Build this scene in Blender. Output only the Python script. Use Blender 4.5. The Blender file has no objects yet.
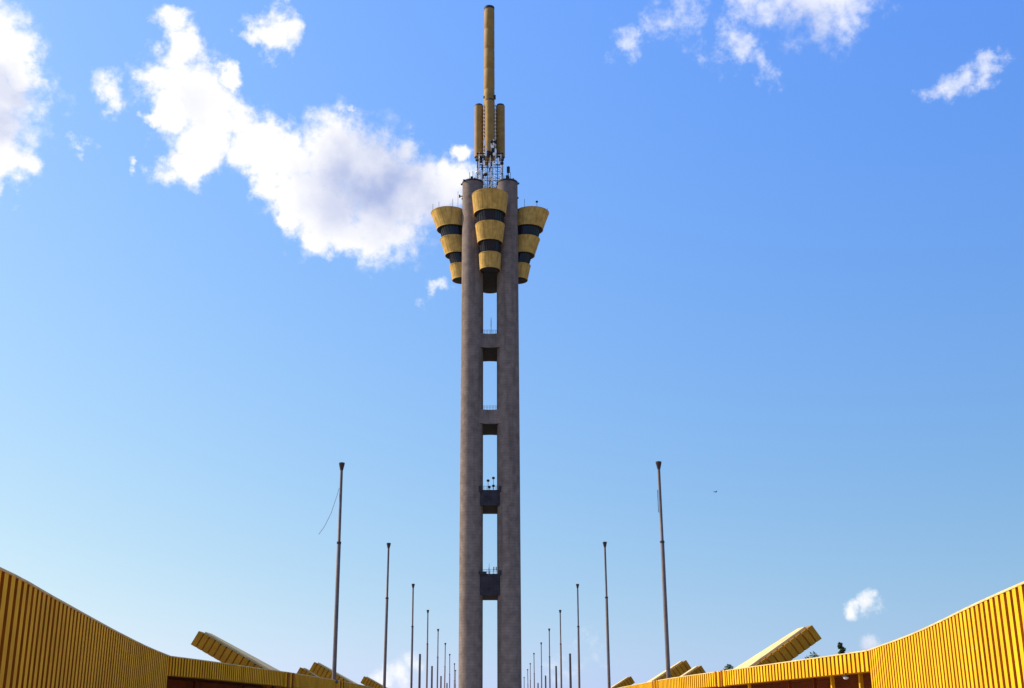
import bpy, bmesh, math, random
from math import sin, cos, pi, radians, atan2, sqrt
from mathutils import Vector, Matrix
random.seed(7)
scene = bpy.context.scene
COL = scene.collection

# ------------------------------------------------------------ camera
cam = bpy.data.cameras.new('camera')
cam.sensor_width = 36.0
cam.lens = 36.0 * 1180 / 1024
cam.shift_x = 22.0 / 1024
cam.clip_start = 0.1
cam.clip_end = 12000
cam_o = bpy.data.objects.new('camera', cam)
COL.objects.link(cam_o)
cam_o.location = (0, 0, 1.6)
cam_o.rotation_euler = (radians(90 + 17.63), 0, 0)
scene.camera = cam_o

# ------------------------------------------------------------ light
SUN_EL, SUN_AZ = 36.0, -74.0          # azimuth from +Y towards +X
SKY_STRENGTH = 0.12
sun = bpy.data.lights.new('sun', 'SUN')
sun.energy = 5.0
sun.angle = radians(0.5)
sun.color = (1.0, 0.88, 0.72)
sun_o = bpy.data.objects.new('sun', sun)
COL.objects.link(sun_o)
to_sun = Vector((cos(radians(SUN_EL)) * sin(radians(SUN_AZ)), cos(radians(SUN_EL)) * cos(radians(SUN_AZ)), sin(radians(SUN_EL))))
sun_o.rotation_euler = to_sun.to_track_quat('Z', 'Y').to_euler()
sun_o.location = (-60, 20, 80)

scene.view_settings.view_transform = 'Standard'
scene.view_settings.look = 'None'
scene.view_settings.exposure = 0.5
scene.view_settings.gamma = 1
scene.view_settings.use_curve_mapping = False

# sky and clouds, all by direction: (x, y, z of the direction, angular radius, density)
THICK = [
    (-0.1692, 0.8821, 0.4397, 0.0314, 1), (-0.1328, 0.8871, 0.4421, 0.0382, 1), (-0.0985, 0.8972, 0.4306, 0.0401, 1), (-0.1335, 0.9029, 0.4086, 0.0367, 1),
    (-0.0881, 0.9102, 0.4046, 0.0386, 1), (-0.0545, 0.9045, 0.423, 0.0319, 1), (-0.0294, 0.9026, 0.4295, 0.0218, 1), (-0.1593, 0.8943, 0.4182, 0.0315, 1),
    (-0.1847, 0.8722, 0.4529, 0.0213, 1), (-0.1008, 0.9181, 0.3834, 0.0202, 0.8), (-0.0709, 0.889, 0.4523, 0.015, 0.8), (-0.2516, 0.8127, 0.5256, 0.0119, 0.8),
    (-0.2469, 0.8244, 0.5094, 0.0191, 1), (-0.2588, 0.8345, 0.4865, 0.0208, 1), (-0.2396, 0.8419, 0.4835, 0.0257, 1), (-0.2252, 0.8542, 0.4687, 0.0275, 1),
    (-0.2308, 0.8643, 0.4469, 0.026, 1), (-0.2528, 0.8497, 0.4626, 0.0209, 1), (-0.2577, 0.869, 0.4224, 0.0122, 0.8), (-0.2452, 0.8684, 0.431, 0.0179, 1),
    (-0.2053, 0.8603, 0.4666, 0.0179, 0.9), (-0.1968, 0.8738, 0.4446, 0.0197, 1), (-0.1772, 0.8289, 0.5306, 0.0177, 0.9), (-0.163, 0.8293, 0.5345, 0.0161, 0.9),
    (-0.1945, 0.8278, 0.5262, 0.0096, 0.7), (-0.2991, 0.8301, 0.4705, 0.0119, 0.8), (-0.3726, 0.791, 0.4853, 0.029, 1), (-0.3615, 0.8002, 0.4786, 0.0185, 1),
    (-0.371, 0.8068, 0.4599, 0.02, 1), (-0.3769, 0.8185, 0.4336, 0.0185, 1), (-0.3755, 0.8288, 0.4148, 0.0233, 1), (-0.3622, 0.8349, 0.4144, 0.0125, 0.9),
    (-0.3962, 0.8006, 0.4495, 0.0533, 1), (-0.3861, 0.7816, 0.4899, 0.0341, 1), (-0.3992, 0.8206, 0.409, 0.0307, 1), (-0.1197, 0.8696, 0.479, 0.0074, 0.75),
    (-0.0267, 0.8902, 0.4548, 0.0092, 0.8), (-0.0448, 0.9372, 0.3458, 0.0085, 0.6), (-0.2851, 0.8599, 0.4233, 0.0056, 0.6), (-0.3212, 0.8412, 0.435, 0.0063, 0.5),
    (-0.1833, 0.8891, 0.4194, 0.0157, 1), (-0.1677, 0.9012, 0.3997, 0.0147, 1), (-0.1437, 0.9119, 0.3844, 0.02, 1), (-0.1875, 0.8784, 0.4396, 0.0197, 1),
    (-0.1214, 0.9133, 0.3887, 0.0218, 1), (-0.2116, 0.8424, 0.4956, 0.0113, 0.9), (-0.2723, 0.8458, 0.4587, 0.0096, 0.8)]
THIN = [
    (0.1142, 0.8426, 0.5262, 0.0147, 0.7), (0.1314, 0.8333, 0.5371, 0.0114, 0.5), (0.1608, 0.8219, 0.5464, 0.0209, 0.5), (0.2012, 0.8321, 0.5169, 0.0177, 0.68),
    (0.2188, 0.8366, 0.5022, 0.0137, 0.6), (0.2071, 0.8139, 0.5429, 0.0239, 0.8), (0.2374, 0.809, 0.5378, 0.0269, 0.85), (0.2564, 0.8087, 0.5294, 0.0189, 0.7),
    (0.2582, 0.7936, 0.551, 0.0469, 1), (0.3609, 0.8057, 0.4697, 0.0154, 0.75), (0.3737, 0.7975, 0.4736, 0.0123, 0.75), (0.3466, 0.8142, 0.4659, 0.0109, 0.6),
    (0.1438, 0.8284, 0.5414, 0.0178, 0.45), (0.1695, 0.8309, 0.53, 0.0145, 0.35), (0.2255, 0.8409, 0.492, 0.0097, 0.45), (0.1795, 0.8369, 0.5171, 0.0097, 0.5)]
SMALL = [
    (0.2969, 0.9512, 0.0835, 0.01, 0.9), (0.2867, 0.9546, 0.0815, 0.0081, 0.85), (0.307, 0.948, 0.084, 0.0067, 0.85), (0.2966, 0.9533, 0.0568, 0.0093, 0.65),
    (0.3119, 0.9487, 0.0528, 0.0078, 0.3), (-0.0733, 0.9967, 0.0349, 0.0163, 0.75), (-0.0605, 0.9971, 0.0459, 0.0114, 0.7), (-0.086, 0.9959, 0.0271, 0.013, 0.7),
    (0.0818, 0.9951, 0.0553, 0.0196, 0.3), (0.0571, 0.9976, 0.0397, 0.0179, 0.3), (-0.2522, 0.9665, 0.0484, 0.0127, 0.3), (0.2837, 0.9556, 0.08, 0.0047, 0.7),
    (0.303, 0.9488, 0.0887, 0.0054, 0.8)]
GREYS = [
    (-0.0878, 0.9006, 0.4258, 0.046, 1), (-0.0505, 0.9116, 0.408, 0.0353, 0.9), (-0.1207, 0.8928, 0.434, 0.03, 0.8), (-0.0752, 0.8961, 0.4374, 0.0334, 0.8),
    (-0.3694, 0.8058, 0.4628, 0.02, 1), (-0.3809, 0.8128, 0.4408, 0.0231, 1), (-0.4032, 0.8016, 0.4415, 0.0304, 1), (0.2461, 0.8172, 0.5212, 0.0238, 0.4),
    (0.2963, 0.9536, 0.053, 0.011, 0.5), (-0.2229, 0.8539, 0.4703, 0.0162, 0.2), (-0.0421, 0.916, 0.3989, 0.0337, 0.7), (-0.1211, 0.9026, 0.413, 0.0367, 0.6),
    (-0.1412, 0.8914, 0.4306, 0.0249, 0.4), (-0.2304, 0.8504, 0.473, 0.0194, 0.25)]
world = bpy.data.worlds.new('World')
scene.world = world
world.use_nodes = True
nt = world.node_tree
nt.nodes.clear()


def wn(kind, **kw):
    n = nt.nodes.new(kind)
    for k, v in kw.items():
        setattr(n, k, v)
    return n


def wlink(a, b):
    nt.links.new(a, b)


def wmath(op, a, b=None, c=None, clamp=False):
    n = wn('ShaderNodeMath', operation=op, use_clamp=clamp)
    for i, v in enumerate((a, b, c)):
        if v is None:
            continue
        if isinstance(v, (int, float)):
            n.inputs[i].default_value = v
        else:
            wlink(v, n.inputs[i])
    return n.outputs[0]


def wvmath(op, a, b=None, scale=None):
    n = wn('ShaderNodeVectorMath', operation=op)
    for i, v in enumerate((a, b)):
        if v is None:
            continue
        if isinstance(v, tuple):
            n.inputs[i].default_value = v
        else:
            wlink(v, n.inputs[i])
    if scale is not None:
        n.inputs['Scale'].default_value = scale
    return n.outputs['Value'] if op in ('DISTANCE', 'DOT_PRODUCT', 'LENGTH') else n.outputs[0]


def wmap(v, a, b, c, d, smooth=True):
    n = wn('ShaderNodeMapRange', interpolation_type='SMOOTHSTEP' if smooth else 'LINEAR')
    wlink(v, n.inputs[0])
    for i, q in enumerate((a, b, c, d)):
        n.inputs[1 + i].default_value = q
    return n.outputs[0]


def wnoise(vec, scale, detail, rough, out='Fac'):
    n = wn('ShaderNodeTexNoise')
    n.inputs['Scale'].default_value = scale
    n.inputs['Detail'].default_value = detail
    n.inputs['Roughness'].default_value = rough
    wlink(vec, n.inputs['Vector'])
    return n.outputs[out]


sky = wn('ShaderNodeTexSky', sky_type='NISHITA')
sky.sun_disc = False
sky.sun_elevation = radians(SUN_EL)
sky.sun_rotation = radians(SUN_AZ)
sky.altitude = 300
sky.air_density = 1.0
sky.dust_density = 0.6
sky.ozone_density = 2.0
tc = wn('ShaderNodeTexCoord')
direction = tc.outputs['Generated']
sxyz = wn('ShaderNodeSeparateXYZ')
wlink(direction, sxyz.inputs[0])
side_x = sxyz.outputs[0]
sep = wn('ShaderNodeSeparateColor')
wlink(sky.outputs[0], sep.inputs[0])
hs = wn('ShaderNodeCombineColor')
# a clear, deep tropical blue that pales evenly towards the horizon
# and, across the sky, grows lighter towards the sun's side
for ch, (gain, power, slope) in enumerate(((0.98, 0.72, -0.62), (1.80, 0.465, -0.42), (7.6, -0.21, -0.36))):
    v = wmath('MULTIPLY', wmath('POWER', wmath('MAXIMUM', sep.outputs[ch], 0.8), power), gain)
    wlink(wmath('MULTIPLY', v, wmath('POWER', math.e ** slope, side_x)), hs.inputs[ch])

n1 = wnoise(direction, 26, 7, 0.62, 'Color')
warp = wvmath('SCALE', wvmath('SUBTRACT', n1, (0.5, 0.5, 0.5)), scale=0.062)


def blobs(lst, vec):
    total = None
    for x, y, z, r, w in lst:
        f = wmap(wvmath('DISTANCE', vec, (x, y, z)), r * 1.6, r * 0.1, 0.0, w)
        total = f if total is None else wmath('MAXIMUM', total, f)
    return total


fine = wmath('SUBTRACT', wnoise(direction, 75, 8, 0.62), 0.5)


def cover(lst, amount, edge, lo, hi, top):
    """cloud cover: blobs of air bent by noise, frayed by finer noise"""
    field = blobs(lst, wvmath('ADD', direction, wvmath('SCALE', warp, None, scale=amount)))
    d = wmath('ADD', field, wmath('MULTIPLY', fine, edge))
    return wmath('MULTIPLY', wmap(d, lo, hi, 0.0, top), wmap(field, 0.02, 0.14, 0.0, 1.0))


mask = cover(THICK, 0.75, 1.15, 0.13, 0.84, 1.0)
mask = wmath('MAXIMUM', mask, cover(THICK, 1.35, 1.6, 0.05, 1.25, 0.75))
mask = wmath('MAXIMUM', mask, cover(THIN, 1.0, 1.4, 0.10, 1.1, 0.78))
mask = wmath('MAXIMUM', mask, cover(SMALL, 0.45, 1.2, 0.15, 0.95, 0.9))
shade = blobs(GREYS, wvmath('ADD', direction, wvmath('SCALE', warp, None, scale=0.7)))
shade = wmath('MULTIPLY', shade, wmap(wnoise(direction, 20, 4, 0.5), 0.3, 0.65, 0.5, 1.1), clamp=True)
ccol = wn('ShaderNodeMix', data_type='RGBA')
wlink(shade, ccol.inputs[0])
ccol.inputs[6].default_value = (6.5, 6.4, 6.4, 1)
ccol.inputs[7].default_value = (2.5, 3.0, 4.7, 1)
mix = wn('ShaderNodeMix', data_type='RGBA')
wlink(mask, mix.inputs[0])
wlink(hs.outputs[0], mix.inputs[6])
wlink(ccol.outputs[2], mix.inputs[7])
bg = wn('ShaderNodeBackground')
bg.inputs['Strength'].default_value = SKY_STRENGTH
wlink(mix.outputs[2], bg.inputs['Color'])
wo = wn('ShaderNodeOutputWorld')
wlink(bg.outputs[0], wo.inputs['Surface'])
world.cycles.sampling_method = 'MANUAL'
world.cycles.sample_map_resolution = 512


# ------------------------------------------------------------ materials
def material(name, base, rough=0.75, var=0.25, scale=1.2, bump=0.15, bump_scale=18, dirt=None, dirt_amt=0.35, streak=0.0, metallic=0.0, courses=None):
    """Painted or cast surface: mottled base colour, vertical weather streaks, fine bump, optional casting courses."""
    m = bpy.data.materials.new(name)
    m.use_nodes = True
    t = m.node_tree
    p = t.nodes['Principled BSDF']
    p.inputs['Roughness'].default_value = rough
    p.inputs['Specular IOR Level'].default_value = 0.12
    p.inputs['Metallic'].default_value = metallic
    c = t.nodes.new('ShaderNodeTexCoord').outputs['Object']

    def noise(sc, det, stretch=None):
        n = t.nodes.new('ShaderNodeTexNoise')
        n.inputs['Scale'].default_value = sc
        n.inputs['Detail'].default_value = det
        n.inputs['Roughness'].default_value = 0.62
        v = c
        if stretch:
            mp = t.nodes.new('ShaderNodeMapping')
            mp.inputs['Scale'].default_value = stretch
            t.links.new(c, mp.inputs[0])
            v = mp.outputs[0]
        t.links.new(v, n.inputs['Vector'])
        return n.outputs['Fac']

    def ramp(fac, a, b):
        r = t.nodes.new('ShaderNodeMapRange')
        t.links.new(fac, r.inputs[0])
        r.inputs[1].default_value, r.inputs[2].default_value = a, b
        return r.outputs[0]

    def mixc(fac, a, b):
        x = t.nodes.new('ShaderNodeMix')
        x.data_type = 'RGBA'
        if isinstance(fac, float):
            x.inputs[0].default_value = fac
        else:
            t.links.new(fac, x.inputs[0])
        for i, q in ((6, a), (7, b)):
            if isinstance(q, tuple):
                x.inputs[i].default_value = q + (1,)
            else:
                t.links.new(q, x.inputs[i])
        return x.outputs[2]

    lo = tuple(q * (1 - var) for q in base)
    hi = tuple(min(1, q * (1 + var * 0.7)) for q in base)
    col = mixc(ramp(noise(scale, 7), 0.3, 0.7), lo, hi)
    dc = dirt or tuple(q * 0.45 for q in base)
    if streak:
        s = ramp(noise(1.0, 6, (streak, streak, streak * 0.06)), 0.5, 0.78)
        k = t.nodes.new('ShaderNodeMath')
        k.operation = 'MULTIPLY'
        k.inputs[1].default_value = dirt_amt
        t.links.new(s, k.inputs[0])
        col = mixc(k.outputs[0], col, dc)
    height = noise(bump_scale, 5)
    if courses:
        w = t.nodes.new('ShaderNodeTexWave')
        w.wave_type, w.bands_direction = 'BANDS', 'Z'
        w.inputs['Scale'].default_value = courses
        w.inputs['Distortion'].default_value = 0.25
        w.inputs['Detail'].default_value = 2
        t.links.new(c, w.inputs['Vector'])
        k = t.nodes.new('ShaderNodeMath')
        k.operation = 'MULTIPLY'
        k.inputs[1].default_value = 0.2
        t.links.new(ramp(w.outputs['Fac'], 0.0, 0.28), k.inputs[0])
        inv = t.nodes.new('ShaderNodeMath')
        inv.operation = 'SUBTRACT'
        inv.inputs[0].default_value = 0.2
        t.links.new(k.outputs[0], inv.inputs[1])
        col = mixc(inv.outputs[0], col, dc)
    t.links.new(col, p.inputs['Base Color'])
    b = t.nodes.new('ShaderNodeBump')
    b.inputs['Strength'].default_value = bump
    b.inputs['Distance'].default_value = 0.05
    t.links.new(height, b.inputs['Height'])
    t.links.new(b.outputs[0], p.inputs['Normal'])
    return m


M = {
    'concrete': material('tower_concrete', (0.20, 0.155, 0.128), 0.9, 0.34, 0.5, 0.9, 2.2, (0.075, 0.058, 0.05), 0.75, 0.55, courses=0.42),
    'concrete_dark': material('dark_netting', (0.04, 0.036, 0.042), 0.9, 0.45, 0.8, 0.4, 5, (0.02, 0.02, 0.025), 0.6, 0.8),
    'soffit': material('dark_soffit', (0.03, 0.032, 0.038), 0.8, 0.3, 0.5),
    'pod_yellow': material('ochre_pod_paint', (0.53, 0.33, 0.085), 0.8, 0.3, 0.6, 0.2, 8, (0.20, 0.11, 0.03), 0.75, 1.1),
    'pod_seam': material('pod_panel_joint', (0.24, 0.14, 0.035), 0.9),
    'mast_yellow': material('ochre_mast_paint', (0.31, 0.185, 0.05), 0.7, 0.25, 0.5, 0.2, 6, (0.22, 0.15, 0.06), 0.6, 0.8),
    'wall_yellow': material('golden_wall_paint', (0.74, 0.385, 0.004), 0.75, 0.22, 0.8, 0.25, 25, (0.40, 0.18, 0.004), 0.6, 1.6),
    'groove': material('red_brown_groove', (0.31, 0.085, 0.003), 0.85, 0.3, 2.0),
    'hood': material('shaded_hood_ochre', (0.30, 0.145, 0.010), 0.85, 0.25, 1.5, 0.3, 15, (0.16, 0.08, 0.015), 0.5, 2.0),  # darker ochre: the shade on the hood sides is put into the colour
    'coping': material('pale_ochre_coping', (0.62, 0.46, 0.20), 0.8, 0.25, 2.0, 0.2, 20, (0.25, 0.2, 0.12), 0.4, 2.0),
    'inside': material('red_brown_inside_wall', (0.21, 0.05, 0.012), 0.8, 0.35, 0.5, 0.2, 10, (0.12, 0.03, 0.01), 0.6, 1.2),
    'roof': material('roof_screed', (0.50, 0.45, 0.36), 0.9, 0.25, 0.6, 0.3, 12),
    'pole': material('grey_painted_steel', (0.145, 0.115, 0.105), 0.6, 0.25, 2.0, 0.1, 20, (0.08, 0.045, 0.035), 0.6, 4.0, 0.1),
    'pole_dark': material('weathered_dark_steel', (0.09, 0.075, 0.075), 0.6, 0.3, 3.0),
    'rust': material('rusty_pole_cap', (0.055, 0.04, 0.038), 0.7, 0.4, 6.0),
    'antenna_white': material('antenna_white', (0.80, 0.80, 0.80), 0.5, 0.08, 3.0),
    'antenna_dark': material('dark_galvanised_steel', (0.035, 0.034, 0.04), 0.7, 0.3, 3.0),
    'rope': material('grey_rope', (0.22, 0.2, 0.19), 0.9),
    'bark': material('tree_bark', (0.12, 0.085, 0.06), 0.95, 0.3, 6, 0.5, 30),
    'feather': material('dark_plumage', (0.05, 0.05, 0.055), 0.8),
    'plaza': material('plaza_paving', (0.46, 0.39, 0.29), 0.9, 0.25, 0.8, 0.2, 14, (0.2, 0.17, 0.14), 0.3, 0.6),
    'earth': material('dusty_earth', (0.26, 0.20, 0.13), 1.0, 0.35, 0.05, 0.3, 2),
}


def leaf_material(name, base):
    m = bpy.data.materials.new(name)
    m.use_nodes = True
    t = m.node_tree
    p = t.nodes['Principled BSDF']
    p.inputs['Roughness'].default_value = 0.65
    g = t.nodes.new('ShaderNodeNewGeometry')
    r = t.nodes.new('ShaderNodeMapRange')
    t.links.new(g.outputs['Random Per Island'], r.inputs[0])
    r.inputs[3].default_value, r.inputs[4].default_value = 0.55, 1.5
    x = t.nodes.new('ShaderNodeVectorMath')
    x.operation = 'SCALE'
    x.inputs[0].default_value = base
    t.links.new(r.outputs[0], x.inputs['Scale'])
    t.links.new(x.outputs[0], p.inputs['Base Color'])
    return m


M['leaf'] = leaf_material('green_leaves', (0.05, 0.085, 0.025))
gl = bpy.data.materials.new('dark_glass')
gl.use_nodes = True
_p = gl.node_tree.nodes['Principled BSDF']
_p.inputs['Base Color'].default_value = (0.012, 0.016, 0.03, 1)
_p.inputs['Roughness'].default_value = 0.06
_p.inputs['Specular IOR Level'].default_value = 0.25
M['glass'] = gl


# ------------------------------------------------------------ helpers
def tag(o, label=None, cat=None, group=None, kind=None):
    if label: o['label'] = label
    if cat: o['category'] = cat
    if group: o['group'] = group
    if kind: o['kind'] = kind
    return o


def empty(name, loc=(0, 0, 0)):
    o = bpy.data.objects.new(name, None)
    COL.objects.link(o)
    o.location = loc
    o.empty_display_size = 0.5
    return o


class MB:
    """collects shapes, then links them as one mesh object"""
    def __init__(self):
        self.v, self.f, self.m, self.s = [], [], [], []

    def add(self, verts, faces, mi=0, smooth=False):
        b = len(self.v)
        self.v += [tuple(q) for q in verts]
        for k, fc in enumerate(faces):
            self.f.append(tuple(b + i for i in fc))
            self.m.append(mi[k] if isinstance(mi, list) else mi)
            self.s.append(smooth)
        return self

    def box(self, c, size, rot=0.0, mi=0):
        hx, hy, hz = (q / 2 for q in size)
        cr, sr = cos(rot), sin(rot)
        vs = []
        for z in (-hz, hz):
            for x, y in ((-hx, -hy), (hx, -hy), (hx, hy), (-hx, hy)):
                vs.append((c[0] + x * cr - y * sr, c[1] + x * sr + y * cr, c[2] + z))
        return self.add(vs, [(3, 2, 1, 0), (4, 5, 6, 7), (0, 1, 5, 4), (1, 2, 6, 5), (2, 3, 7, 6), (3, 0, 4, 7)], mi)

    def loft(self, rings, closed=True, caps=(True, True), mi=0, smooth=True):
        n = len(rings[0])
        vs = [p for r in rings for p in r]
        fs = []
        for k in range(len(rings) - 1):
            for i in range(n if closed else n - 1):
                j = (i + 1) % n
                fs.append((k * n + i, k * n + j, (k + 1) * n + j, (k + 1) * n + i))
        self.add(vs, fs, mi, smooth)
        if caps[0]: self.add(rings[0], [tuple(reversed(range(n)))], mi)
        if caps[1]: self.add(rings[-1], [tuple(range(n))], mi)
        return self

    def lathe(self, c, prof, n=32, caps=(True, True), mi=0, smooth=True):
        """prof: (radius, z) or (radius, z, dx, dy)"""
        rings = []
        for q in prof:
            r, z = q[0], q[1]
            ox, oy = (q[2], q[3]) if len(q) > 2 else (0, 0)
            rings.append([(c[0] + ox + r * cos(2 * pi * i / n), c[1] + oy + r * sin(2 * pi * i / n), c[2] + z) for i in range(n)])
        return self.loft(rings, True, caps, mi, smooth)

    def tube(self, pts, r, n=8, r2=None):
        pts = [Vector(p) for p in pts]
        rings = []
        for k, p in enumerate(pts):
            d = (pts[min(k + 1, len(pts) - 1)] - pts[max(k - 1, 0)]).normalized()
            a = d.orthogonal().normalized() if abs(d.z) > 0.99 else d.cross(Vector((0, 0, 1))).normalized()
            b = d.cross(a)
            rr = r if r2 is None else r + (r2 - r) * k / (len(pts) - 1)
            rings.append([tuple(p + (a * cos(2 * pi * i / n) + b * sin(2 * pi * i / n)) * rr) for i in range(n)])
        return self.loft(rings)

    def build(self, name, mats, parent=None, bevel=0):
        me = bpy.data.meshes.new(name)
        me.from_pydata(self.v, [], self.f)
        for m in (mats if isinstance(mats, (list, tuple)) else [mats]):
            me.materials.append(m)
        for p, mi, s in zip(me.polygons, self.m, self.s):
            p.material_index = mi
            p.use_smooth = s
        bm = bmesh.new()
        bm.from_mesh(me)
        bmesh.ops.recalc_face_normals(bm, faces=bm.faces)
        bm.to_mesh(me)
        bm.free()
        o = bpy.data.objects.new(name, me)
        COL.objects.link(o)
        if parent: o.parent = parent
        if bevel:
            md = o.modifiers.new('bevel', 'BEVEL')
            md.width, md.segments, md.limit_method = bevel, 2, 'ANGLE'
        return o


def copy_tree(o, parent=None):
    c = o.copy()
    COL.objects.link(c)
    if parent: c.parent = parent
    for ch in list(o.children):
        copy_tree(ch, c)
    return c


def resample(path, step):
    """points and unit tangents along a polyline at equal steps"""
    P = [Vector((x, y)) for x, y in path]
    L = [0.0]
    for a, b in zip(P, P[1:]):
        L.append(L[-1] + (b - a).length)

    def at(s):
        s = max(0.0, min(L[-1], s))
        k = 0
        while k < len(L) - 2 and L[k + 1] < s:
            k += 1
        u = (s - L[k]) / (L[k + 1] - L[k])
        return P[k].lerp(P[k + 1], u), (P[k + 1] - P[k]).normalized()
    return at, L[-1]


def smooth_path(P, n=6):
    P = [Vector(p) for p in P]
    out = []
    for i in range(len(P) - 1):
        a, b, c, d = P[max(i - 1, 0)], P[i], P[i + 1], P[min(i + 2, len(P) - 1)]
        for k in range(n):
            u = k / n
            out.append(0.5 * ((2 * b) + (c - a) * u + (2 * a - 5 * b + 4 * c - d) * u * u + (3 * b - a - 3 * c + d) * u ** 3))
    out.append(P[-1])
    return [(p.x, p.y) for p in out]


def ribbed(path, side, z0, z1, pitch=0.41, face=0.265, depth=0.07, thick=0.45, wobble=0.012):
    """upright ribbed slab; the ribs stand on the side that faces the avenue. mat 0 ribs, 1 grooves"""
    at, total = resample(path, pitch)
    mb = MB()
    front, back, mats = [], [], []
    s = 0.0
    cham = 0.02
    while s < total - pitch * 0.5:
        w = face + random.uniform(-wobble, wobble)
        for ds, off, mt in ((0.0, depth, 1), (cham, 0.0, 0), (w - cham, 0.0, 1), (w, depth, 1)):
            p, t = at(s + ds)
            n = Vector((-t.y, t.x)) * (1 if side < 0 else -1)   # away from the avenue
            front.append(p + n * off)
            back.append(p + n * thick)
            mats.append(mt)
        s += pitch
    n = len(front)
    vs = [(p.x, p.y, z) for p in front for z in (z0, z1)] + [(p.x, p.y, z) for p in back for z in (z0, z1)]
    fs, mi = [], []
    for i in range(n - 1):
        a, b = 2 * i, 2 * i + 2
        c, d = 2 * n + 2 * i, 2 * n + 2 * i + 2
        fs += [(a, b, b + 1, a + 1), (c, c + 1, d + 1, d), (a + 1, b + 1, d + 1, c + 1), (a, c, d, b)]
        mi += [mats[i], 0, 0, 0]
    fs += [(0, 1, 2 * n + 1, 2 * n), (2 * n - 2, 4 * n - 2, 4 * n - 1, 2 * n - 1)]
    mi += [0, 0]
    mb.add(vs, fs, mi)
    return mb


def band(path, side, o0, o1, z0, z1):
    """a plain strip along a path, from offset o0 to o1 away from the avenue"""
    at, total = resample(path, 1)
    k = max(2, int(total / 1.0))
    rings = []
    for i in range(k + 1):
        p, t = at(total * i / k)
        n = Vector((-t.y, t.x)) * (1 if side < 0 else -1)
        a, b = p + n * o0, p + n * o1
        rings.append([(a.x, a.y, z0), (a.x, a.y, z1), (b.x, b.y, z1), (b.x, b.y, z0)])
    return MB().loft(rings, True, (True, True), 0, False)


# ------------------------------------------------------------ ground
g = MB()
R = 4500
g.add([(R * cos(2 * pi * i / 48), R * sin(2 * pi * i / 48), 0) for i in range(48)], [tuple(range(48))])
tag(g.build('ground', M['earth']), kind='structure')
g = MB()
g.add([(-9.5, -12, .004), (9.5, -12, .004), (10.5, 38, .004), (8, 80, .004), (8, 345, .004), (-7, 345, .004), (-7, 80, .004), (-9.5, 38, .004)], [tuple(range(8))])
tag(g.build('plaza', M['plaza']), kind='structure')
for s_, x0 in ((-1, -7.25), (1, 8.35)):
    t_ = MB()
    t_.box((x0 + s_ * 9, 238, 1.79), (18, 215, 3.58))
    tag(t_.build('terrace', M['roof']), kind='structure')

# ------------------------------------------------------------ tower
TX, TY = 0.0, 314.0
tower = empty('tower', (TX, TY, 0))
tag(tower, 'tall concrete tower of round columns with ochre cup shaped pods and a mast', 'tower')
MB().lathe((0, 0, 0), [(13, 0), (13, 0.9), (12.4, 1.0)], 48, smooth=False).build('plinth', M['concrete'], tower)
CO = 4.93
for sx in (-1, 1):
    for sy in (-1, 1):
        c = MB().lathe((sx * CO, sy * CO, 0), [(3.03, 0.8), (3.02, 75), (2.98, 147.9)], 56).build('column', M['concrete'], tower)
        cap = MB().lathe((sx * CO, sy * CO, 0), [(2.98, 147.85), (3.08, 147.9), (3.08, 148.4), (2.7, 148.45)], 56, smooth=False)
        for a in ((150, 200, 260) if sx < 0 else (-20, 30, 280)):
            cap.box((sx * CO + 3.3 * cos(radians(a + 20)), sy * CO + 3.3 * sin(radians(a + 20)), 148.2), (0.4, 0.35, 0.45), radians(a + 20))
        cap.build('column_cap', M['antenna_dark'], c)
        if sy < 0:
            h = MB()
            for k in range(3):
                x = sx * CO + (0.9 - 0.9 * k) * sx
                h.tube([(x, sy * CO - 1.5 + k, 148.5), (x, sy * CO - 1.5 + k, 151.0 + 0.9 * (k % 2))], 0.07, 6)
            h.box((sx * CO + 0.3 * sx, sy * CO - 1, 149.4), (0.7, 0.4, 1.0))
            h.build('antenna', M['antenna_dark'], c)
# small brackets seen on the outer left of the shaft
MB().box((-CO - 3.2, -CO, 144.2), (0.9, 0.25, 0.25)).box((-CO - 3.75, -CO, 144.2), (0.4, 0.9, 0.6)).build('bracket', M['antenna_dark'], tower)


def concave_ring(z, e=7.25, dip=0.75, half=3.0, n=8):
    pts = []
    for q in range(4):
        a = q * pi / 2
        for i in range(n + 1):
            u = -half + 2 * half * i / n
            d = e - dip * (1 - (u / half) ** 2)
            pts.append((u * cos(a) + d * sin(a), u * sin(a) - d * cos(a), z))
    return pts


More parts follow.
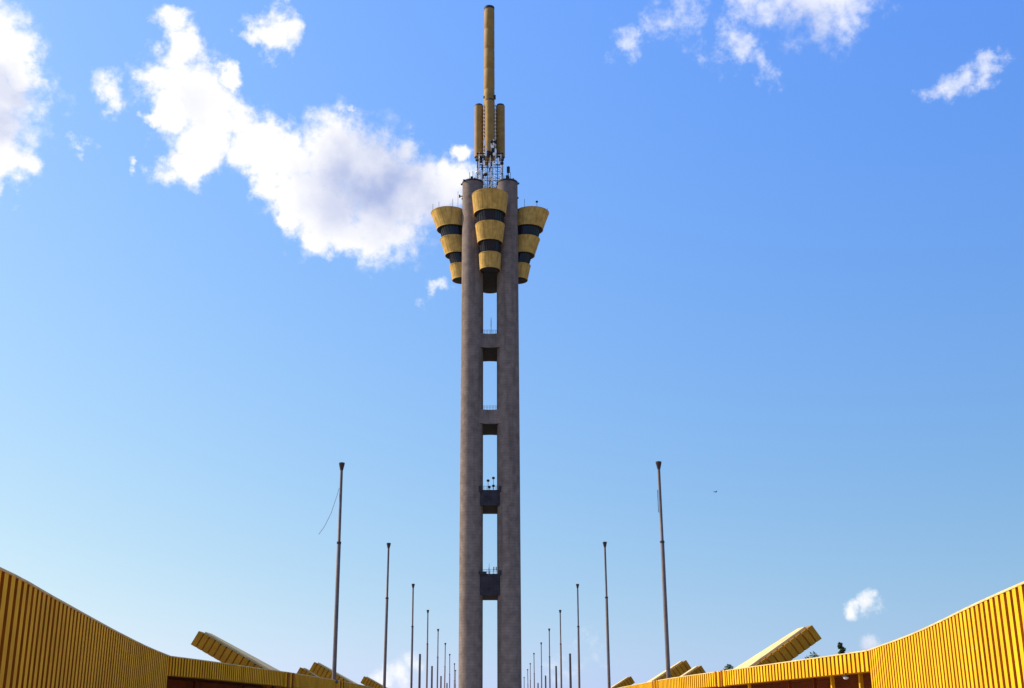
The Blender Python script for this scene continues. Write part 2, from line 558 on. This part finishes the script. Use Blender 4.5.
for i, (z0, z1, mname) in enumerate(((98.3, 102.3, 'concrete'), (76.9, 80.8, 'concrete'), (54.9, 59.0, 'concrete_dark'), (31.8, 37.2, 'concrete_dark'))):
    dip = 0.75 if i < 2 else 0.1
    ee, hw = (7.25, 3.0) if i < 2 else (6.95, 2.5)
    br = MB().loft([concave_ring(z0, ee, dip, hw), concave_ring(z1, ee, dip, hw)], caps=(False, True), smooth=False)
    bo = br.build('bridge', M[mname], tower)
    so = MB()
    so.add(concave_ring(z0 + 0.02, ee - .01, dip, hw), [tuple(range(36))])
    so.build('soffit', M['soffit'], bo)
    for sy in (-1, 1):
        rl = MB()
        for u in range(-3, 4):
            rl.tube([(u * 0.8, sy * 6.2, z1), (u * 0.8, sy * 6.2, z1 + 1.15)], 0.045, 6)
        rl.tube([(-2.6, sy * 6.2, z1 + 1.12), (2.6, sy * 6.2, z1 + 1.12)], 0.045, 6)
        rl.tube([(-2.6, sy * 6.2, z1 + 0.6), (2.6, sy * 6.2, z1 + 0.6)], 0.03, 6)
        rl.build('railing', M['antenna_dark'], bo)
    if i == 0:
        MB().tube([(0.3, -5.5, z1), (0.3, -5.5, z1 + 5.0)], 0.06, 6).box((0.3, -5.5, z1 + 3.2), (0.16, 0.16, 1.8)).build('antenna', M['antenna_dark'], bo)
    if i == 2:
        for x, h in ((-0.5, 2.6), (0.9, 3.3), (0.9, 1.2), (-0.2, 0.9)):
            MB().tube([(x, -5.8, z1), (x, -5.8, z1 + h)], 0.06, 6).lathe((x, -6.05, z1 + h), [(0.1, -0.35), (0.38, -0.2), (0.38, 0.2), (0.1, 0.35)], 14).build('dish_antenna', M['antenna_dark'], bo)
        for bx, bs in ((-2.5, (.8, .5, 1.5)), (2.6, (.6, .5, 1.5))):
            MB().box((bx, -7.1, z1 + .2), bs).build('equipment_box', M['antenna_dark'], bo)
    if i == 3:
        MB().tube([(-0.2, -5.9, z1), (-0.2, -5.9, z1 + 2.7)], 0.07, 6).box((-0.25, -6.1, z1 + 0.9), (0.45, 0.2, 1.5)).build('panel_antenna', M['antenna_white'], bo)
        for x in (1.0, 1.6, 2.2):
            MB().tube([(x, -5.9, z1), (x, -5.9, z1 + 1.9)], 0.05, 6).box((x, -6.0, z1 + 1.4), (0.25, 0.15, 0.9)).build('panel_antenna', M['antenna_dark'], bo)
        for bx, bs in ((-1.9, (2.0, .4, .7)), (2.6, (.6, .5, 1.2))):
            MB().box((bx, -7.1, z1 + .2), bs).build('equipment_box', M['antenna_dark'], bo)

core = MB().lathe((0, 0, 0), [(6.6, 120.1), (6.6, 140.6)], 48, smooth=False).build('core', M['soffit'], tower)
# one pod, its cone leaning in towards the shaft: (offset from the axis, radius, z)
PZ = [(12.0, 5.1, 141.1), (10.8, 4.5, 135.8), (10.2, 4.15, 132.8), (9.3, 3.5, 127.8), (8.5, 3.12, 124.7), (7.8, 2.9, 120.3)]


def ring(c, r, z, a, n=48):
    return [((c * sin(a)) + r * cos(2 * pi * i / n), (-c * cos(a)) + r * sin(2 * pi * i / n), z) for i in range(n)]


for q in range(4):
    a = q * pi / 2                      # towards the camera, right, back, left
    if q == 2:
        pass
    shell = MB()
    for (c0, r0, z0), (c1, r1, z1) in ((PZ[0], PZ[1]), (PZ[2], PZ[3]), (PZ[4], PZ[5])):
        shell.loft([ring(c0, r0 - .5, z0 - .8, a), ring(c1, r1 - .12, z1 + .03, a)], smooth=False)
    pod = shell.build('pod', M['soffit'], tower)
    for k in range(3):
        (c0, r0, z0), (c1, r1, z1) = PZ[2 * k], PZ[2 * k + 1]
        lip = 0.16
        yb = MB().loft([ring(c0, r0 - 0.45, z0 - 0.5, a), ring(c0, r0 - 0.3, z0, a), ring(c0, r0, z0, a), ring(c0, r0, z0 - lip, a), ring(c0 - .02, r0 - .05, z0 - lip - .01, a),
                   ring(c1, r1, z1 + 0.25, a), ring(c1, r1 + .05, z1 + 0.22, a), ring(c1, r1 + .05, z1, a), ring(c1, r1 - 0.1, z1, a)], caps=(False, False), smooth=False)
        ns_ = 20
        for i in range(ns_):
            t0, t1 = 2 * pi * (i + .5) / ns_, 2 * pi * (i + .5) / ns_ + 0.05 / r0
            q4 = [((c * sin(a)) + (r + .012) * cos(t), (-c * cos(a)) + (r + .012) * sin(t), z) for c, r, z, t in ((c0, r0 - .04, z0 - .2, t0), (c0, r0 - .04, z0 - .2, t1), (c1, r1, z1 + .27, t1), (c1, r1, z1 + .27, t0))]
            yb.add(q4, [(0, 1, 2, 3)], 1)
        yb.build('yellow_band', [M['pod_yellow'], M['pod_seam']], pod)
    for k in range(2):
        (c0, r0, z0), (c1, r1, z1) = PZ[2 * k + 1], PZ[2 * k + 2]
        MB().loft([ring(c0 - .15, r0 - 0.72, z0 + .3, a), ring(c1 - .15, r1 - 0.6, z1 - .02, a)], caps=(False, False)).build('window_band', M['glass'], pod)
        mu = MB()
        n = 26
        for i in range(n):
            t0 = 2 * pi * i / n
            e0 = ((c0 - .15) * sin(a) + (r0 - .68) * cos(t0), -(c0 - .15) * cos(a) + (r0 - .68) * sin(t0), z0 + .3)
            e1 = ((c1 - .15) * sin(a) + (r1 - .56) * cos(t0), -(c1 - .15) * cos(a) + (r1 - .56) * sin(t0), z1)
            mu.tube([e0, e1], 0.075 if i % 3 else 0.13, 4)
        mu.build('mullions', M['antenna_dark'], pod)
    # whip antennas and dishes on the rim
    for i in range(7):
        t0 = -pi * 0.9 + 1.7 * pi * i / 7 + random.uniform(-.15, .15)
        x, y = PZ[0][0] * sin(a) + (5.1 - .25) * cos(t0), -PZ[0][0] * cos(a) + (5.1 - .25) * sin(t0)
        h = random.uniform(0.7, 2.6)
        an = MB().tube([(x, y, 140.9), (x, y, 141.1 + h)], 0.055, 5)
        if q == 0:
            continue
        if q == 1 and i % 2 == 0:
            an.lathe((x, y - .15, 141.1 + h), [(0.08, -0.3), (0.34, -0.18), (0.34, 0.18), (0.08, 0.3)], 10)
        an.build('antenna', M['antenna_dark'], pod)
    if q == 3:
        MB().tube([(-9.3, 0, 140.9), (-9.3, 0, 148)], 0.05, 5).build('antenna', M['antenna_dark'], pod)

# mast, four half-height pylons round it, lattice frame with antennas below
mast = MB()
prof = [(1.3, 157.0), (1.62, 157.4)]
for k in range(8):
    z = 160 + k * 6.9
    prof += [(1.62 - .008 * k, z), (1.55 - .008 * k, z + .2), (1.55 - .008 * k, z + .5), (1.62 - .008 * k, z + .7)]
prof += [(1.54, 208.9)]
mo = mast.lathe((-0.22, 0, 0), prof, 40).build('mast', M['mast_yellow'], tower)
MB().lathe((-0.22, 0, 0), [(1.54, 208.9), (1.58, 208.95), (1.58, 209.7), (1.2, 209.75)], 40, smooth=False).build('mast_cap', M['antenna_dark'], mo)
for q in range(4):
    a = q * pi / 2
    cx_, cy_ = 3.2 * sin(a) - .1, -3.2 * cos(a)
    py = MB().lathe((cx_, cy_, 0), [(1.3, 158.9), (1.3, 175.6)], 32).build('pylon', M['mast_yellow'], tower)
    MB().lathe((cx_, cy_, 0), [(1.3, 175.6), (1.33, 175.65), (1.1, 176.2)], 32, smooth=False).build('cap', M['antenna_dark'], py)
    MB().lathe((cx_, cy_, 0), [(0.7, 157.9), (1.0, 158.0), (1.0, 158.9)], 32, smooth=False).build('collar', M['antenna_dark'], py)
    bt = MB()
    for k in range(14):
        bt.box((1.75 * sin(a + pi / 4) * 1.35 - .1, -1.75 * cos(a + pi / 4) * 1.35, 159.5 + k * 1.2), (0.5, 0.5, 0.35), a)
    bt.tube([(1.75 * sin(a + pi / 4) * 1.35 - .1, -1.75 * cos(a + pi / 4) * 1.35, 159.3), (1.75 * sin(a + pi / 4) * 1.35 - .1, -1.75 * cos(a + pi / 4) * 1.35, 175.3)], 0.08, 6)
    bt.build('gap_light_beads', M['antenna_white'], py)  # added white blocks for the bright sky gaps and antennas between the pylons
for x, sz in ((-1.75, (0.35, .35, .7)), (1.35, (0.7, .5, 1.3))):
    MB().box((x, -3.6, 176.8), sz).build('beacon_light', M['antenna_dark'], tower)

lat = MB()
G = [-3.7, -2.2, -0.75, 0.75, 2.2, 3.7]
for x in G:
    for y in (-3.7, 3.7):
        lat.tube([(x, y, 140.6), (x, y, 158.6)], 0.09, 5)
for y in G[1:-1]:
    for x in (-3.7, 3.7):
        lat.tube([(x, y, 140.6), (x, y, 158.6)], 0.09, 5)
for k in range(8):
    z = 143 + k * 2.2
    for s in (-3.7, 3.7):
        lat.tube([(-3.9, s, z), (3.9, s, z)], 0.08 if k < 7 else 0.17, 5)
        lat.tube([(s, -3.9, z), (s, 3.9, z)], 0.08 if k < 7 else 0.17, 5)
        lat.tube([(-3.7, s, z), (0, s, z + 2.2), (3.7, s, z)], 0.05, 4)
lat.tube([(0, 0, 140.6), (0, 0, 157.2)], 0.35, 10)
lf = lat.build('lattice_frame', M['antenna_dark'], tower)
sc = MB()
for k in range(9):
    z = 142 + k * 2.0
    for s in (-3.4, 3.4):
        sc.tube([(-3.5, s, z), (3.5, s, z)], 0.1, 5).tube([(s, -3.5, z), (s, 3.5, z)], 0.1, 5)
    for x in (-3.1, -1.5, 0.1, 1.5, 3.1):
        sc.tube([(x, -3.4, z - 1.2), (x, -3.4, z + 1.0)], 0.1, 5)
sc.build('scaffold', M['antenna_white'], lf)
for i in range(84):
    x = random.uniform(-3.8, 3.8)
    z = 143.0 + 19 * random.random() ** 1.25
    if z > 157:
        x *= 0.45
    y = -4.0 - random.random() * 0.4
    if i % 5 == 4:
        MB().lathe((x, y, z), [(0.1, -0.5), (0.5, -0.3), (0.5, 0.3), (0.1, 0.5)], 12).build('dish_antenna', M['antenna_white'] if i % 2 else M['antenna_dark'], lf)
    else:
        MB().box((x, y, z), (0.5, 0.25, random.uniform(1.0, 1.9))).build('panel_antenna', M['antenna_white'] if i % 4 else M['antenna_dark'], lf)
MB().tube([(5.3, -3.5, 148.5), (5.3, -3.5, 154.4)], 0.12, 6).box((5.3, -3.8, 153.1), (0.9, 0.5, 1.8)).box((5.0, -3.8, 150.6), (0.9, .5, 1.3)).box((5.6, -3.8, 149.3), (1.3, .6, 1.2)).build('antenna', M['antenna_dark'], tower)

# ------------------------------------------------------------ ribbed walls
WALL_TOP = 3.6
LEFT = smooth_path([(-5.2, -9), (-5.3, 0), (-5.75, 8), (-6.77, 16.46), (-7.4, 20.2), (-8.13, 24.4), (-8.95, 29.2), (-9.9, 35.2), (-10.6, 40.4)])
RIGHT = smooth_path([(6.4, -9), (6.5, 0), (7.0, 8), (7.95, 16.8), (8.35, 19.4), (8.93, 22.5), (9.62, 25.9), (10.46, 30.4), (11.47, 37.0)])
for side, path, label in ((-1, LEFT, 'long curved wall of shaded golden brown ribs left of the avenue'), (1, RIGHT, 'long curved wall of sunlit bright yellow ribs right of the avenue')):
    w = empty('curved_wall', (path[0][0], path[0][1], 0))
    w.location = (0, 0, 0)
    tag(w, label, 'wall', 'curved ribbed walls beside the avenue')
    ribbed(path, side, 0, WALL_TOP - 0.035).build('ribs', [M['wall_yellow'], M['groove']], w)
    band(path, side, -0.012, 0.48, WALL_TOP - 0.035, WALL_TOP).build('coping', M['coping'], w)
    w.location = (path[30][0], path[30][1], 0)
    for ch in w.children:
        ch.location = (-path[30][0], -path[30][1], 0)

# ------------------------------------------------------------ pavilions with ribbed lintel
LF = smooth_path([(-10.6, 40.45), (-10.1, 44.2), (-9.45, 50.5), (-9.0, 55.3), (-8.35, 64.6), (-7.95, 74), (-7.7, 88), (-7.6, 105), (-7.6, 129)])
RF = smooth_path([(11.47, 37.05), (11.12, 41.4), (10.55, 47.5), (10.06, 53.3), (9.25, 62.4), (8.85, 73), (8.6, 84), (8.5, 105), (8.5, 129)])


def rebase(root, loc):
    root.location = loc
    for ch in root.children:
        ch.location = (-loc[0], -loc[1], -loc[2])


def hood(parent, side, tip, y, ang, thick, w, length, label=None):
    """sloping ribbed hood: tip is the top outer corner; it runs down and inward through the roof"""
    core_, rib = MB(), MB()
    ca, sa = cos(ang), sin(ang)

    def P(u, v, yy):                    # u along the slope from the tip, v below the top face
        return (tip[0] - side * (u * ca - v * sa) * 1.0 + (side * 0), yy, tip[1] - u * sa - v * ca)

    def slab(mb, u0, u1, v0, v1, y0, y1):
        nar = lambda u, yy: yy if yy < y + w * .5 else yy - (w - 1.3) * max(0.0, 1 - u / length)
        vs = [P(u, v, nar(u, yy)) for yy in (y0, y1) for u, v in ((u0, v0), (u1, v0), (u1, v1), (u0, v1))]
        mb.add(vs, [(0, 1, 2, 3), (7, 6, 5, 4), (0, 4, 5, 1), (1, 5, 6, 2), (2, 6, 7, 3), (3, 7, 4, 0)])
    slab(core_, 0.05, length, 0.05, thick - .05, y + .05, y + w - .05)
    k, pitch = 0, 0.30
    while k * pitch < length - 0.3:
        slab(rib, k * pitch, k * pitch + pitch * 0.77, 0.0, thick, y, y + w)
        k += 1
    h = core_.build('hood', M['groove'], parent)
    rib.build('hood_ribs', M['hood'], h)
    top = MB()
    slab(top, 0.22, length, -0.10, -0.004, y + .25, y + w + .06)
    top.build('sunlit_hood_top', M['coping'], h)  # pale slab: the sunlight on the sloping top is put into its colour
    return h


HOODS = {-1: [((-12.98, 5.34), 54, 28.6, .66, 3.8, 3.9), ((-12.1, 5.34), 84, 28.6, .66, 3.8, 3.7), ((-12.03, 5.5), 117, 28.6, .7, 3.8, 3.7), ((-13.75, 5.17), 88.5, 28.6, .7, 3.8, 3.3)],
         1: [((13.31, 5.3), 50, 33.4, .65, 3.8, 3.25), ((13.5, 5.47), 84, 32, .66, 3.8, 3.7), ((13.46, 5.5), 117, 32, .7, 3.8, 3.7), ((15.3, 5.3), 88.5, 32, .7, 3.8, 3.3)]}
POSTS = {-1: [(43, 2.6), (46.5, 2.6), (50, 2.6), (57, 2.6), (63, 2.6)], 1: [(38.9, .45), (41.4, .45), (44.3, .9), (47.0, .9), (50.4, .35), (54.8, .9), (59.5, .9), (65, .9)]}
for side, path, label in ((-1, LF, 'long low pavilion with shaded golden lintel and upward sloping hoods left of the tower'), (1, RF, 'long low pavilion with sunlit orange yellow lintel and upward sloping hoods right of the tower')):
    pv = empty('pavilion', (0, 0, 0))
    tag(pv, label, 'pavilion', 'low ribbed pavilions along the avenue')
    ribbed(path, side, 2.98, WALL_TOP - 0.035, pitch=0.25 if side < 0 else 0.36, face=0.178 if side < 0 else 0.235, depth=0.045, thick=0.4).build('lintel', [M['wall_yellow'], M['groove']], pv)
    band(path, side, -0.012, 0.43, WALL_TOP - 0.035, WALL_TOP).build('coping', M['coping'], pv)
    rf = band(path, side, 0.41, 9.0, 3.16, 3.42).build('roof', M['roof'], pv)
    band(path, side, 0.42, 8.6, 3.09, 3.155).build('shade_ceiling', M['inside'], pv)  # dark layer added under the roof, painting its underside as shaded
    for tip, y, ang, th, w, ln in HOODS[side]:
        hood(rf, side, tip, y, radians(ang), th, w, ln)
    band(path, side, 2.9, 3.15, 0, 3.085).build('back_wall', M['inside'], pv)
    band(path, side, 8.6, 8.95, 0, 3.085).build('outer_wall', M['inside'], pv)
    at, total = resample(path, 1)
    p0, t0 = at(0)
    n0 = Vector((-t0.y, t0.x)) * (1 if side < 0 else -1)
    ew = MB()
    a0, b0 = p0 + n0 * 0.45, p0 + n0 * 8.9
    ew.loft([[(q.x + t0.x * s, q.y + t0.y * s, z) for s, z in ((-.02, 0), (.24, 0), (.24, 3.085), (-.02, 3.085))] for q in (a0, b0)], smooth=False)
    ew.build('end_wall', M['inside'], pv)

    def at_y(y):
        lo, hi = 0.0, total
        for _ in range(40):
            mid = (lo + hi) / 2
            if at(mid)[0].y < y: lo = mid
            else: hi = mid
        p, t = at(lo)
        return p, t, Vector((-t.y, t.x)) * (1 if side < 0 else -1)
    for y, off in POSTS[side]:
        p, t, n = at_y(y)
        q = p + n * off
        po = MB().box((q.x, q.y, 1.54), (0.11, 0.11, 3.08), atan2(t.y, t.x)).build('post', M['inside'] if off > .5 else M['wall_yellow'], pv)
    for yj in ((55.0, 67.5, 92) if side < 0 else (53.4, 67, 92)):
        for k in range(4):
            p, t, n = at_y(yj + (k - 1.5) * 0.46)
            q = p + n * 0.06
            fin = MB().box((q.x, q.y, 3.27), (0.2, 0.22, 0.66), atan2(t.y, t.x))
            fin.build('joint_fin', M['groove' if k % 2 else 'wall_yellow'], pv)
    rebase(pv, (path[24][0], path[24][1], 0))

# lamps hanging under the lintels
for (x, y), label in (((-9.2, 53.8), 'small white lamp with dark top hanging under the shaded left lintel'), ((11.0, 38.9), 'small white lamp on a post under the sunlit right lintel')):
    s = -1 if x < 0 else 1
    lo = empty('lamp', (x + s * 0.3, y, 2.93))
    tag(lo, label, 'lamp')
    lo.scale = (.62, .62, .62) if s < 0 else (.42, .42, .42)
    MB().lathe((0, 0, 0), [(0.05, 0.16), (0.06, 0.0), (0.26, -0.04), (0.27, -0.13)], 20, smooth=False).build('lamp_housing', M['antenna_dark'], lo)
    MB().lathe((0, 0, 0), [(0.2, -0.13), (0.19, -0.24), (0.1, -0.31)], 20).build('lamp_globe', M['antenna_white'], lo)


# ------------------------------------------------------------ flagpoles
def flagpole(h, cap=True):
    root = empty('flagpole')
    if cap:
        MB().lathe((0, 0, 0), [(0.115, 0), (0.108, h * 0.62), (0.085, h * 0.622), (0.075, h - 0.4)], 14).build('shaft', M['pole'], root)
        MB().lathe((0, 0, 0), [(0.075, h - .42), (0.09, h - .38), (0.165, h - .06), (0.165, h), (0.1, h + .02)], 16, smooth=False).build('pole_cap', M['rust'], root)
        MB().lathe((0, 0, 0), [(0.125, h * .625 - .05), (0.125, h * .625 + .05)], 14, smooth=False).build('collar', M['rust'], root)
        MB().lathe((0, 0, 0), [(0.24, 0), (0.24, .12), (0.14, .2)], 16, smooth=False).build('foot', M['pole_dark'], root)
    else:
        MB().lathe((0, 0, 0), [(0.14, 0), (0.12, h)], 12).build('shaft', M['pole_dark'], root)
        MB().lathe((0, 0, 0), [(0.2, 0), (0.2, .12), (0.14, .2)], 12, smooth=False).build('foot', M['rust'], root)
    return root


ORD = ['nearest', 'second', 'third', 'fourth', 'fifth', 'sixth', 'seventh', 'eighth']
TALL = {-1: [(-8.4, 66, 15.47), (-7.92, 92, 14.62), (-7.75, 121, 14.6), (-7.72, 150, 14.53), (-7.69, 179, 14.28), (-7.7, 208, 14.0), (-7.78, 237, 13.65), (-7.75, 266, 13.15), (-7.67, 272, 11.98)],
        1: [(9.47, 65, 15.32), (8.93, 92, 14.7), (8.79, 121, 14.6), (8.71, 150, 14.53), (8.72, 179, 14.34), (8.73, 208, 14.08), (8.56, 237, 13.84), (8.72, 266, 13.2), (8.45, 273, 12.2), (8.46, 305, 11.56), (8.33, 330, 10.05)]}
BASE = 3.58
proto = flagpole(11.3)
first = True
for side, word in ((-1, 'left'), (1, 'right')):
    for i, (x, y, zt) in enumerate(TALL[side]):
        if first:
            o, first = proto, False
        else:
            o = copy_tree(proto)
        zb = 3.42 if y < 129 else BASE
        o.location = (x, y, zb)
        o.scale = (1, 1, (zt - zb) / 11.3)
        o.rotation_euler = (radians(random.uniform(-.5, .5)), radians(random.uniform(-.3, .3)), random.uniform(-.3, .3) if i else 0)
        if i < 8:
            lab = '%s tall grey flagpole with a flared dark cap in the row %s of the tower' % (ORD[i], word)
            if i == 0: lab = 'tallest grey flagpole, nearest on the %s%s' % (word, ', with a loose rope hanging off it' if side < 0 else ' of the tower, standing before a hood')
        else:
            lab = ['thin far flagpole close beside the tower on its %s, behind the eighth pole', 'faint far flagpole next to the %s edge of the tower', 'faintest lowest flagpole touching the %s edge of the tower'][i - 8] % word
        tag(o, lab, 'flagpole', 'tall flagpoles lining the avenue')
        if i == 0 and side > 0:
            MB().box((-.13, 0, 9.2), (0.03, .03, 1.2)).build('cleat_rail', M['pole'], o)
MB().tube([(-0.1, 0, 9.95), (-0.22, -.02, 9.5), (-0.5, -.03, 8.6), (-0.85, -.02, 7.9), (-1.15, 0, 7.5)], 0.014, 5).build('halyard', M['rope'], proto)
SHORT = {-1: [(-7.73, 134.5, 8.44), (-7.72, 162.7, 8.33), (-7.72, 193, 8.06), (-7.77, 221.7, 7.8)], 1: [(8.83, 134.5, 8.49), (8.79, 162.7, 8.33), (8.75, 193, 8.13), (8.67, 221.7, 7.8)]}
sp = flagpole(4.9, False)
first = True
for side, word in ((-1, 'left'), (1, 'right')):
    for i, (x, y, zt) in enumerate(SHORT[side]):
        if first:
            o, first = sp, False
        else:
            o = copy_tree(sp)
        o.name = 'short_pole' if i == 0 and side < 0 else o.name
        o.location = (x, y, BASE)
        o.scale = (1, 1, (zt - BASE) / 4.9)
        tag(o, '%s short dark pole without a cap between the tall flagpoles %s of the tower' % (ORD[i], word), 'pole', 'short dark poles between the flagpoles')


# ------------------------------------------------------------ trees behind the right pavilion
def tree(x, y, h, cr, ch, label, cat, name, slim=False):
    root = empty(name, (x, y, 0))
    tag(root, label, cat, 'trees behind the right pavilion')
    tr = MB().tube([(0, 0, 0), (.1, .05, h * .35), (-.05, .1, h * .7)], 0.22 if not slim else .1, 8, 0.07)
    if not slim:
        for k in range(6):
            a = k * 1.05 + random.random()
            tr.tube([(0, 0, h * .45 + k * .15), (cos(a) * cr * .4, sin(a) * cr * .4, h * .7), (cos(a) * cr * .7, sin(a) * cr * .7, h - ch * .4)], 0.09, 6, 0.03)
    tr.build('trunk', M['bark'], root)
    cw = MB()
    clumps = []
    for k in range(26 if not slim else 40):
        if slim:
            u = k / 39
            clumps.append((random.uniform(-.1, .1), random.uniform(-.1, .1), h - ch * (1 - u), cr * (1.08 - u)))
        else:
            a, rr, zz = random.random() * 2 * pi, sqrt(random.random()) * cr, random.random()
            clumps.append((cos(a) * rr, sin(a) * rr, h - ch + ch * zz * (1 - .55 * rr / cr), cr * random.uniform(.16, .3)))
    for cx_, cy_, cz_, r in clumps:
        for k in range(130):
            d = Vector((random.gauss(0, 1), random.gauss(0, 1), random.gauss(0, .8))).normalized() * r * random.random() ** .4
            c = Vector((cx_, cy_, cz_)) + d
            u = Vector((random.gauss(0, 1), random.gauss(0, 1), random.gauss(0, .5))).normalized()
            v = u.orthogonal().normalized()
            s = random.uniform(.09, .2)
            cw.add([c - u * s, c + v * s * .45, c + u * s, c - v * s * .45], [(0, 1, 2, 3)])
    cw.build('crown', M['leaf'], root)


tree(21.9, 110, 6.9, 1.7, 3.0, 'dark leafy tree top showing left of the near sloping hood over the right lintel', 'tree', 'broad_tree')
tree(22.0, 85, 6.2, 2.0, 3.0, 'dark leafy tree top showing just under the tip of the near right hood', 'tree', 'broad_tree')
tree(24.55, 85, 6.6, .5, 4.5, 'small pointed dark conifer top standing above the right lintel near the curved wall', 'tree', 'conifer_tree', True)
tree(25.6, 85, 6.15, .6, 3.0, 'low round dark bush top just right of the pointed conifer', 'tree', 'small_tree')

# ------------------------------------------------------------ a bird high over the right side
b = empty('bird', (17.36, 90, 18.25))
tag(b, 'tiny dark bird flying in the open sky above the nearest right flagpole', 'bird')
bb = MB()
bb.loft([[(x, r * cos(2 * pi * i / 10), z + r * .9 * sin(2 * pi * i / 10)) for i in range(10)] for x, r, z in ((-.16, .004, .01), (-.13, .018, .0), (-.05, .034, 0), (.03, .036, 0), (.09, .022, .01), (.12, .026, .02), (.15, .015, .02), (.18, .003, .012))])
for s in (-1, 1):
    bb.add([(.06, s * .02, .02), (-.05, s * .02, .02), (-.04, s * .14, .06), (.05, s * .15, .065), (-.02, s * .28, .03), (.06, s * .02, .028), (-.05, s * .02, .026), (-.04, s * .14, .067), (.05, s * .15, .072), (-.02, s * .28, .034)],
           [(0, 1, 2, 3), (3, 2, 4), (8, 7, 6, 5), (9, 7, 8), (0, 3, 8, 5), (3, 4, 9, 8), (4, 2, 7, 9), (2, 1, 6, 7), (1, 0, 5, 6)])
bb.add([(-.14, -.012, 0), (-.14, .012, 0), (-.24, .04, .0), (-.24, -.04, .0), (-.14, 0, .012), (-.24, 0, .008)], [(0, 3, 2, 1), (0, 1, 4), (4, 5, 3, 0), (1, 2, 5, 4), (3, 5, 2)])
bo_ = bb.build('body', M['feather'], b)
b.rotation_euler = (0, 0, radians(35))
